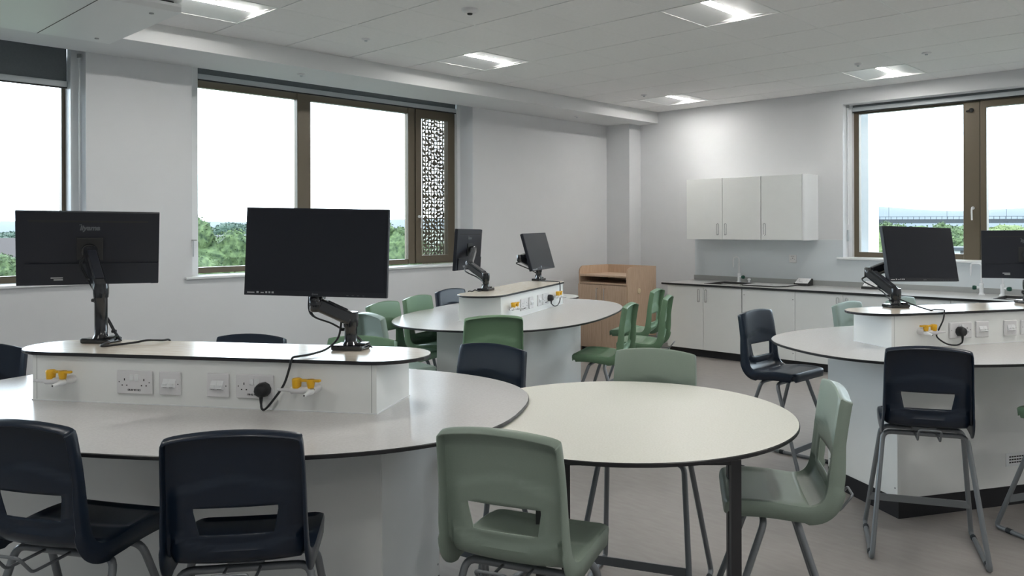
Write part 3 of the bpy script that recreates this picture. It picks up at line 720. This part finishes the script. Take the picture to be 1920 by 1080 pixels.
cable('thin black cable on the shelf of the middle bench behind the cranked arm', 1, [(-.40, .10, Zc), (-.46, .11, Zc), (-.50, .12, Zc + .01), (-.50, .14, Zc), (-.50, .168, Zc), (-.50, .178, Zc - .02)])
cable('black cable on the right bench passing behind a yellow gas tap to a socket', 2, [(-.46, .10, SHZ + .06), (-.42, .0, Zc + .02), (-.40, -.10, Zc), (-.36, -.09, Zc), (-.33, -.12, Zc), (-.345, -.150, Zc + .001), (-.37, -.176, Zc - .002), (-.385, -.184, SHZ - .04), (-.41, -.178, .93), (-.42, -.178, .895), (-.37, -.19, .858), (-.31, -.195, .848), (-.27, -.19, .858), (-.262, -.188, .872)], (-.262, .918))

# ------------------------------------------------------------------ back-wall counter
CY = 7.80; CH_ = .83
ct = thing('worktop', 'long grey worktop with a black front edge along the back wall', 'worktop', (0, 0, 0))
b = MB(); x0, x1 = -5.452, .6
SK = [(-4.93, -4.50, 7.93, 8.33), (-1.95, -1.55, 7.95, 8.33)]
xs = [x0, SK[0][0], SK[0][1], SK[1][0], SK[1][1], x1]
for i in range(5):
    if i in (1, 3): s_ = SK[i // 2]; b.box(xs[i], xs[i + 1], CY, s_[2], CH_ - .02, CH_, 1).box(xs[i], xs[i + 1], s_[3], BY, CH_ - .02, CH_, 1)
    else: b.box(xs[i], xs[i + 1], CY, BY, CH_ - .02, CH_, 1)
b.box(x0 - .001, x1, CY - .002, CY, CH_ - .021, CH_ - .001, 0).box(x0 - .002, x0, CY - .002, BY, CH_ - .021, CH_ - .001, 0)
b.build('countertop', [M_EDGE, M_COUNT], ct)
MB().box(x0, x1, BY - .02, BY, CH_, CH_ + .055).build('upstand', M_UPST, ct)
for s_, lab in ((SK[0], 'black inset sink at the left of the back counter'), (SK[1], 'inset sink at the right of the back counter')):
    t = thing('sink', lab, 'sink', (0, 0, 0)); b = MB()
    X0, X1, Y0, Y1 = s_
    b.add([(X0, Y0, CH_), (X1, Y0, CH_), (X1, Y1, CH_), (X0, Y1, CH_), (X0 + .02, Y0 + .02, CH_ - .18), (X1 - .02, Y0 + .02, CH_ - .18), (X1 - .02, Y1 - .02, CH_ - .18), (X0 + .02, Y1 - .02, CH_ - .18)], [(0, 1, 5, 4), (1, 2, 6, 5), (2, 3, 7, 6), (3, 0, 4, 7), (4, 5, 6, 7)])
    b.build('basin', M_SLOT, t); r = MB()
    for a in ((X0 - .015, X1 + .015, Y0 - .015, Y0), (X0 - .015, X1 + .015, Y1, Y1 + .015), (X0 - .015, X0, Y0, Y1), (X1, X1 + .015, Y0, Y1)): r.box(*a, CH_, CH_ + .004)
    r.build('rim', M_PLINTH, t)
t = thing('draining_board', 'raised pale board with a dark edge beside the left sink', 'draining board', (-4.47, 7.93, CH_))
b = MB().prism([(0, 0), (.40, 0), (.47, .10), (.47, .40), (0, .40)], 0, .012, 0, 1); b.build('board', [M_EDGE, M_COUNT], t)
MB().box(.22, .25, .22, .235, .012, .0125).build('drain_slot', M_SLOT, t)
t = thing('spigot', 'small white knob standing behind the draining board', 'spigot', (-4.62, 8.36, CH_))
MB().lathe([(.014, 0), (.014, .02), (.010, .025), (.018, .03), (.022, .042), (.016, .052), (.001, .054)], 14).build('knob', M_TAP, t)
MB().lathe([(.018, 0), (.018, .004)], 14).build('collar', M_TAP, t)
def tap(x, y, kd, label, spout=(-.07, -.03), rot=0):
    t = thing('laboratory_tap', label, 'tap', (x, y, CH_), rot, 'white laboratory taps')
    MB().lathe([(.030, 0), (.030, .006), (.020, .012), (.018, .03), (.020, .09), (.020, .105), (.013, .11)], 16).build('tap_body', M_TAP, t)
    sx, sy = spout
    MB().tube(fillet([(0, 0, .10), (0, 0, .295), (sx, sy, .295), (sx * 1.05, sy * 1.05, .235), (sx * 1.05, sy * 1.05, .20)], .035, 6), [.0085] * 100 if False else .0085, 10).build('swan_neck', M_TAP, t)
    b = MB().tube([(sx * 1.05, sy * 1.05, .245), (sx * 1.05, sy * 1.05, .205), (sx * 1.05, sy * 1.05, .175)], [.009, .0075, .0045], 10); b.build('nozzle', M_TAP, t)
    MB().tube([(0, 0, .065), (kd * .045, -.01, .065)], .012, 12).build('valve_stem', M_TAP, t)
    MB().lathe([(.014, .04), (.019, .046), (.022, .062), (.019, .076), (.001, .078)], 9, 0, (0, 0, .065), (kd, -.2, 0)).build('tap_handle', M_GREENK, t)
tap(-4.75, 8.36, 1, 'white swan-neck tap with a green handle above the left sink', (-.060, -.02))
tap(-2.17, 8.36, -1, 'white tap with green handle on its left, below the right-hand window', (-.085, -.02))
tap(-1.99, 8.36, 1, 'white tap with green handle on its right, partly behind the right monitor', (.085, -.02))
def wedge_socket(x, label):
    t = thing('bench_socket', label, 'socket outlet', (x, 8.385, CH_))
    w_ = .085
    b = MB().add([(-w_, -.06, 0), (w_, -.06, 0), (w_, .06, 0), (-w_, .06, 0), (-w_, -.06, .018), (w_, -.06, .018), (w_, .05, .075), (-w_, .05, .075), (w_, .06, .075), (-w_, .06, .075)], [(0, 1, 5, 4), (4, 5, 6, 7), (0, 4, 7, 9, 3), (1, 2, 8, 6, 5), (7, 6, 8, 9), (2, 3, 9, 8)])
    b.build('wedge_box', M_SLOT, t)
    d = Vector((0, .11, .057)).normalized(); n = Vector((0, -d.z, d.y)); c = Vector((0, -.005, .0465))
    M = Matrix((( 1, 0, 0, c.x), (0, -n.y, d.y, c.y), (0, -n.z, d.z, c.z), (0, 0, 0, 1)))
    p = MB().box(-.075, .075, -.009, 0, -.050, .050, b=.003).xf(M).build('socket_plate', M_PLAST, t)
    h = MB()
    for sx in (-1, 1):
        cx = sx * .042; h.box(cx - .002, cx + .002, -.0098, -.0089, .008, .018).box(cx - .012, cx - .007, -.0098, -.0089, -.013, -.008).box(cx + .007, cx + .012, -.0098, -.0089, -.013, -.008)
    h.box(-.03, .012, -.0096, -.0089, -.036, -.031)
    h.xf(M).build('pin_holes', M_TEXT, p)
wedge_socket(-3.97, 'sloping twin socket box on the counter, left one, beside the draining board')
wedge_socket(-3.22, 'sloping twin socket box on the counter, behind the bench monitor arm')
t = thing('wall_socket', 'small square grey-white socket on the pale splash panel', 'wall socket', (-4.150, BY - .003, 1.115))
MB().box(-.043, .043, -.012, 0, -.043, .043, b=.003).build('plate', M_PLAST, t)
h = MB().box(-.003, .003, -.0128, -.0118, .0, .014); h.box(-.024, -.017, -.0128, -.0118, -.005, -.001).box(.017, .024, -.0128, -.0118, -.005, -.001); h.build('pin_holes', M_TEXT, t)
text_mesh('circuit_text', 'DB-02 W1', .010, M_TEXT, t, Matrix.Translation((0, -.0125, .030)) @ Matrix.Rotation(PI / 2, 4, 'X'))
t = thing('splash_panel', 'pale blue-white splash panel between the counter and the wall cupboards', 'splash panel', (0, BY, 0))
b = MB(); b.box(-5.445, B1[0] - .001, -.003, 0, CH_ + .055, 1.335).box(B1[0] - .001, .6, -.003, 0, CH_ + .055, BS - .002); b.build('panel', M_SPLASH, t)
MB().box(-5.445, B1[0] - .001, -.005, 0, 1.335, 1.339).build('top_strip', M_TRIM, t)
def dhandle(parent, x, y, z, h=.14, w_=.026):
    m = MB().tube(fillet([(x - w_ / 2, y, z - h / 2 + .01), (x - w_ / 2, y - .022, z - h / 2), (x - w_ / 2, y - .022, z + h / 2), (x + w_ / 2, y - .022, z + h / 2), (x + w_ / 2, y - .022, z - h / 2), (x - w_ / 2, y - .022, z - h / 2)], .010, 3), .0032, 7)
    m.build('handle', M_CHROME, parent)
def base_cab(x0, x1, doors, label, hs='in'):
    t = thing('base_cabinet', label, 'cabinet', (0, 0, 0), group='white base cabinets under the back worktop')
    FYd = CY + .03
    MB().box(x0, x1, FYd + .02, BY - .03, .09, CH_ - .022).build('carcass', M_WHITE, t)
    MB().box(x0, x1, FYd + .05, BY - .03, 0, .09).build('plinth', M_PLINTH, t)
    n = len(doors); wd = (x1 - x0) / n
    for k, d in enumerate(doors):
        a = x0 + k * wd + .002; c = x0 + (k + 1) * wd - .002
        if d == 'P':
            p = MB().box(a, c, FYd, FYd + .018, .088, CH_ - .028).build('service_panel', M_WHITE, t)
            for sx, z in ((c - .02, .72), (a + .02, .74), (c - .02, .16), (a + .02, .16)): MB().lathe([(.005, 0), (.004, .002)], 8, 0, (sx, FYd, z), (0, -1, 0)).build('screw', M_TEXT, p)
        else:
            p = MB().box(a, c, FYd, FYd + .018, .088, CH_ - .028, b=.001).build('door', M_WHITE, t)
            dhandle(p, c - .045 if d == 'R' else a + .045, FYd, .70)
base_cab(-5.39, -4.42, 'RL', 'two-door white base cabinet at the left end of the back counter')
base_cab(-4.41, -3.80, 'P', 'white panel-fronted base unit below the left sink')
base_cab(-3.80, -2.78, 'RL', 'two-door white base cabinet left of the right bench monitor arm')
base_cab(-2.78, -1.80, 'RL', 'two-door white base cabinet mostly behind the right bench')
base_cab(-1.80, -.82, 'LR', 'white base cabinet behind the right bench near the photo edge')
def wall_cab(x0, x1, doors, label, curved=False):
    t = thing('wall_cabinet', label, 'wall cabinet', (0, 0, 0), group='white wall cupboards')
    Y0 = 8.20; z0, z1 = 1.335, 2.045
    MB().box(x0, x1, Y0 + .02, BY, z0, z1).build('carcass', M_WHITE, t)
    n = len(doors); wd = (x1 - x0) / n
    for k, d in enumerate(doors):
        a = x0 + k * wd + .003; c = x0 + (k + 1) * wd - .003
        p = MB().box(a, c, Y0, Y0 + .018, z0 - .002, z1 + .001, b=.001).build('door', M_WHITE, t)
        dhandle(p, c - .045 if d == 'R' else a + .05, Y0, z0 + .115, .13)
    if curved:
        pts = [(x1, BY)] + [(x1 + .006 + .032 * math.sin(k * PI / 20), Y0 + .09 - .09 * math.cos(k * PI / 20)) for k in range(11)] + [(x1 + .038, BY)]
        m = MB().prism(pts[::-1] if False else [(x1, BY), (x1, Y0)] + pts[1:], z0 - .005, z1 + .004, smooth=False)
        o = m.build('curved_end', M_TRIM, t)
        for pl in o.data.polygons: pl.use_smooth = abs(pl.normal.z) < .5
        o.data.set_sharp_from_angle(angle=math.radians(40))
wall_cab(-5.365, -4.385, 'RL', 'two-door white wall cupboard left of the single-door one')
wall_cab(-4.380, -3.893, 'L', 'single-door white wall cupboard with a curved end, on the right', True)

# ------------------------------------------------------------------ wooden lectern cabinet
t = thing('lectern_cabinet', 'beech lectern cabinet with two doors in the far corner', 'cabinet', (-6.33, 7.33, 0))
Wd, Dp, Ht = .735, .56, 1.015
def side(x):
    m = MB(); r = .075; pr = [(0, 0), (Dp, 0), (Dp, Ht), (r, Ht)] + [(r - r * math.sin(k * PI / 12), Ht - r + r * math.cos(k * PI / 12)) for k in range(1, 7)]
    n = len(pr); v = [(x, p[0], p[1]) for p in pr] + [(x + .018, p[0], p[1]) for p in pr]
    return m.add(v, [tuple(range(n))[::-1], tuple(range(n, 2 * n))] + [(i, (i + 1) % n, n + (i + 1) % n, n + i) for i in range(n)])
side(0).build('side_panel', M_WOOD, t); sp_ = side(Wd - .018).build('side_panel', M_WOOD, t)
MB().lathe([(.032, 0), (.032, .003), (.026, .005), (.001, .005)], 20, 0, (Wd, .22, .735), (1, 0, 0)).build('grommet', M_CREAM, sp_)
MB().box(.018, Wd - .018, Dp - .018, Dp, .05, Ht).build('back_panel', M_WOOD, t)
MB().box(.018, Wd - .018, .004, Dp - .018, .895, .915).build('top_shelf', M_WOOD, t)
MB().box(.018, Wd - .018, .004, Dp - .018, .808, .826).build('lower_shelf', M_WOOD, t)
MB().box(.018, Wd - .018, .04, Dp - .018, 0, .05).build('plinth', M_PLINTH, t)
MB().box(.018, Wd - .018, .02, Dp - .018, .05, .808).build('carcass', M_WOOD, t)
for k in range(2):
    a = .004 + k * (Wd / 2 - .002); c = a + Wd / 2 - .006
    d = MB().box(a, c, -.018, 0, .055, .800, b=.001).build('door', M_WOOD, t)
    hx = c - .055 if k == 0 else a + .055
    MB().tube(fillet([(hx, -.018, .62), (hx, -.048, .62), (hx, -.048, .76), (hx, -.018, .76)], .008, 3), .005, 8).build('handle', M_CHROME, d)
t = thing('side_table', 'small round white table top beyond the middle bench', 'table', (-6.10, 6.42, 0))
MB().prism(superell(.42, .42, 2, 48), .70, .72, 0, 1).build('tabletop', [M_EDGE, M_WHITE], t)
MB().lathe([(.25, 0), (.25, .01), (.03, .02), (.03, .70)], 20).build('pedestal', M_TUBE, t)

# ------------------------------------------------------------------ outside
M_LEAF = [mat('leaf_a', (.014, .028, .012), .7, spec=.15, col2=(.080, .115, .048), scale=4.5), mat('leaf_b', (.040, .062, .022), .7, spec=.15, col2=(.13, .16, .065), scale=4.5), mat('leaf_c', (.02, .038, .028), .7, spec=.15, col2=(.035, .058, .042), scale=.9)]
M_BARK = mat('bark', (.09, .07, .05), .9); M_GRASS = mat('grass', (.045, .06, .035), .9, col2=(.07, .085, .055), scale=.05)
M_ROOF = mat('brown_roof', (.022, .015, .014), .8); M_HILL_HAZE = mat('hill_haze_blue_grey', (.050, .066, .080), .95, col2=(.066, .078, .086), scale=.004); M_CONC = mat('concrete', (.030, .036, .043), .8); M_RENDER = mat('white_render', (.09, .09, .09), .8)  # hill base colour has the aerial haze painted in as blue-grey
GZ = -6.0
gr = MB().box(-4000, 3000, -2500, 4200, GZ - 1, GZ); o = gr.build('ground_outside', M_GRASS); tag(o, 'grass ground far below the windows', 'ground', kind='structure')
def tree(x, y, ztop, rad, hgt, leaf, label, n=1800, ls=.30, seed=1, group='trees outside the windows'):
    rg = random.Random(seed); t = thing('leafy_tree', label, 'tree', (x, y, GZ), group=group)
    m = MB(); cz = ztop - GZ - hgt / 2; blobs = []
    for k in range(34):
        a = rg.uniform(0, 2 * PI); q = math.sqrt(rg.random()) * .74; h = rg.uniform(-.30, .34)
        blobs.append((Vector((math.cos(a) * q * rad, math.sin(a) * q * rad, cz + h * hgt * (1.25 - q))), rad * rg.uniform(.20, .36), hgt * rg.uniform(.10, .18)))
    blobs.append((Vector((0, 0, cz)), rad * .7, hgt * .36))
    for c, r_, h_ in blobs:
        bm = bmesh.new(); bmesh.ops.create_icosphere(bm, subdivisions=3, radius=1)
        for v in bm.verts: d = 1 + rg.uniform(-.17, .13); v.co = c + Vector((v.co.x * r_ * d, v.co.y * r_ * d, v.co.z * h_ * d))
        m.add([v.co[:] for v in bm.verts], [[v.index for v in f.verts] for f in bm.faces], 0, False); bm.free()
    for k in range(n):
        c, r_, h_ = rg.choice(blobs); d = Vector((rg.gauss(0, 1), rg.gauss(0, 1), rg.gauss(0, 1) + .3)).normalized(); s_ = rg.uniform(.98, 1.16)
        p = c + Vector((d.x * r_ * s_, d.y * r_ * s_, d.z * h_ * s_)); e1 = Vector((rg.gauss(0, 1), rg.gauss(0, 1), rg.gauss(0, 1))).normalized(); e2 = e1.cross(Vector((rg.gauss(0, 1), rg.gauss(0, 1), rg.gauss(0, 1)))).normalized()
        a_ = ls * rg.uniform(.5, 1.1); m.add([p - e1 * a_, p + e2 * a_ * .6, p + e1 * a_, p - e2 * a_ * .6], [(0, 1, 2, 3)], 0)
    m.build('foliage', M_LEAF[leaf], t)
    MB().tube([(0, 0, 0), (.1, 0, cz * .6), (0, .1, cz)], [rad * .09, rad * .06, rad * .04], 8).build('trunk', M_BARK, t)
TR = [(-33.6, 15.0, 1.9, 3.0, 6.0, 0, 'broad green tree at the left side of the large middle window', .24), (-38.5, 19.4, 1.5, 3.2, 6.0, 0, 'green tree partly behind the near screen in the large middle window', .26),
      (-23.2, 11.0, -.15, 1.5, 2.4, 1, 'yellow-green round shrub low in the large middle window', .16), (-70, 33.5, 2.3, 4.0, 5.0, 2, 'distant dark tree above a pale roof in the large middle window', .4), (-66.0, 36.5, 2.0, 4.2, 5.0, 2, 'distant dark tree behind the near screen', .4),
      (-40.0, 29.0, 2.0, 2.6, 6.0, 0, 'green tree right of the near screen in the large middle window', .26), (-30.5, 25.3, .6, 2.6, 6.0, 0, 'green tree behind the perforated screen', .24),
      (-47, 10.6, .2, 3.0, 6.0, 0, 'green tree low in the leftmost window', .28), (-46, 13.6, -.4, 2.4, 5.0, 1, 'pale green tree beside the far-left monitor', .28),
      (-235, 50, 1.2, 16, 8.0, 2, 'dark distant tree clump in the leftmost window', 1.2), (-228, 74, 1.6, 16, 8.0, 2, 'dark distant tree clump behind the far-left monitor', 1.2),
      (-22.6, 60.5, 1.7, 2.8, 6.4, 1, 'yellow-green tree at the left of the right-hand window', .30), (-31.0, 91.5, 2.5, 7.0, 9.0, 0, 'broad green tree below the bridge, left of centre in the right-hand window', .5),
      (-26.0, 87.0, 1.4, 5.0, 9.0, 0, 'green tree below the bridge behind the screen on the right bench', .5), (-18.0, 66.0, 1.2, 3.0, 6.0, 0, 'green tree beside the bronze mullion of the right-hand window', .32),
      (-36.5, 98.0, 2.2, 4.0, 8.0, 0, 'green tree between the outside fin and the bridge', .5), (-21.0, 90.0, 1.6, 4.5, 8.0, 0, 'green tree behind the bronze mullion', .5),
      (-28.0, 121.0, 2.4, 6.0, 8.0, 1, 'pale green tree right of the bronze mullion', .6), (-19.0, 123.0, 2.4, 6.5, 8.0, 0, 'green tree cut off by the right edge of the window view', .6), (-36.0, 130.0, 2.4, 6.0, 8.0, 0, 'green tree behind the bridge pier', .6)]
for k, (x, y, zt2, r_, h_, lf, lab, ls) in enumerate(TR): tree(x, y, zt2, r_, h_, lf, lab, 11000, ls * .27, seed=20 + k)
t = thing('house', 'brown-roofed white house in the leftmost window', 'house', (-142, 32, GZ), math.radians(13))
MB().box(-5, 5, -9, 9, 0, 3.2).build('wall', M_RENDER, t)
MB().add([(-5.5, -9.5, 3.2), (5.5, -9.5, 3.2), (5.5, 9.5, 3.2), (-5.5, 9.5, 3.2), (0, -9.5, 6.0), (0, 9.5, 6.0)], [(0, 1, 4), (1, 2, 5, 4), (2, 3, 5), (3, 0, 4, 5), (0, 3, 2, 1)]).build('roof', M_ROOF, t)
for y in (-6, -2, 2, 6): MB().box(4.98, 5.06, y - .6, y + .6, 1.2, 2.5).build('window', M_SLOT, t)
t = thing('low_building', 'pale flat roof among the trees in the large middle window', 'building', (-57.5, 29.2, GZ), math.radians(26))
MB().box(-3, 3, -1.6, 1.6, 0, 6.6).build('wall', M_RENDER, t); MB().box(-3.4, 3.4, -1.9, 1.9, 6.6, 6.9).build('roof', M_RENDER, t); MB().box(3.0, 3.05, -1.4, 1.4, 6.0, 6.4).build('window', M_UPST, t)
t = thing('low_building', 'white low wall with a grey post seen low in the right-hand window', 'building', (-12.1, 43.5, GZ), math.radians(10))
MB().box(-1.6, 1.6, -1, 1, 0, 6.25).build('wall', M_RENDER, t); MB().box(-.35, -.05, -1.05, -.95, 0, 6.25).build('post', M_UPST, t); MB().box(-1.8, 1.8, -1.2, 1.2, 6.25, 6.4).build('roof', M_CONC, t)
# bridge
A_, B_ = Vector((-190, 262, 0)), Vector((60, 430, 0)); dv = (B_ - A_).normalized()
t = thing('road_bridge', 'long grey road bridge crossing the view of the right-hand window', 'bridge')
MB().bar(A_ + Vector((0, 0, 3.0)), B_ + Vector((0, 0, 3.0)), 12, 1.5).build('deck', M_CONC, t)
m = MB(); m.bar(A_ + Vector((3, -6, 4.7)), B_ + Vector((3, -6, 4.7)), .2, .15)
for k in range(150): p = A_ + dv * (2 * k) + Vector((3, -6, 0)); m.box(p.x - .08, p.x + .08, p.y - .08, p.y + .08, 3.7, 4.7)
m.build('railing', M_CONC, t)
for k in range(9): p = A_ + dv * (12 + 33 * k); MB().box(p.x - 1, p.x + 1, p.y - 1.5, p.y + 1.5, GZ, 2.3).build('pier', M_CONC, t)
for k in range(14):
    p = A_ + dv * (8 + 21 * k); q = thing('street_light', 'tall thin lamp post on the road bridge', 'street light', (p.x, p.y, 3.75), group='lamp posts on the road bridge')
    MB().tube([(0, 0, 0), (0, 0, 7.5)], .07, 6).build('post', M_CONC, q); MB().box(-1.2, 1.2, -.1, .1, 7.45, 7.6).build('lamp_head', M_CONC, q)
# hills
def hill(name, label, x0, y0, x1, y1, zt2, dep, seed):
    rg = random.Random(seed); N_ = 60; v = []; d = Vector((x1 - x0, y1 - y0, 0)); nrm = Vector((-d.y, d.x, 0)).normalized(); 
    if nrm.dot(Vector((x0, y0, 0))) < 0: nrm = -nrm
    ph = [rg.uniform(0, 6) for _ in range(6)]
    for r in range(7):
        for k in range(N_ + 1):
            t_ = k / N_; h = .74 + .10 * math.sin(3.1 * t_ * 2 + ph[0]) + .07 * math.sin(7.3 * t_ * 2 + ph[1]) + .04 * math.sin(17 * t_ * 2 + ph[2]) + .02 * math.sin(41 * t_ + ph[3])
            p = Vector((x0, y0, 0)) + d * t_ + nrm * (dep * r / 6); v.append((p.x, p.y, GZ + (zt2 - GZ) * h * math.sin(r / 6 * PI * .55 + .02)))
    f = [(r * (N_ + 1) + k, r * (N_ + 1) + k + 1, (r + 1) * (N_ + 1) + k + 1, (r + 1) * (N_ + 1) + k) for r in range(6) for k in range(N_)]
    o = MB().add(v, f, 0, True).build(name, M_HILL_HAZE); tag(o, label, 'hills', kind='structure')
hill('hills_far', 'haze-tinted blue-grey hills behind the road bridge', -1900, 2000, 700, 2900, 95, 600, 3)
hill('hills_left', 'low haze-tinted grey hills in the leftmost window', -1500, -300, -1300, 1300, 25, 400, 8)
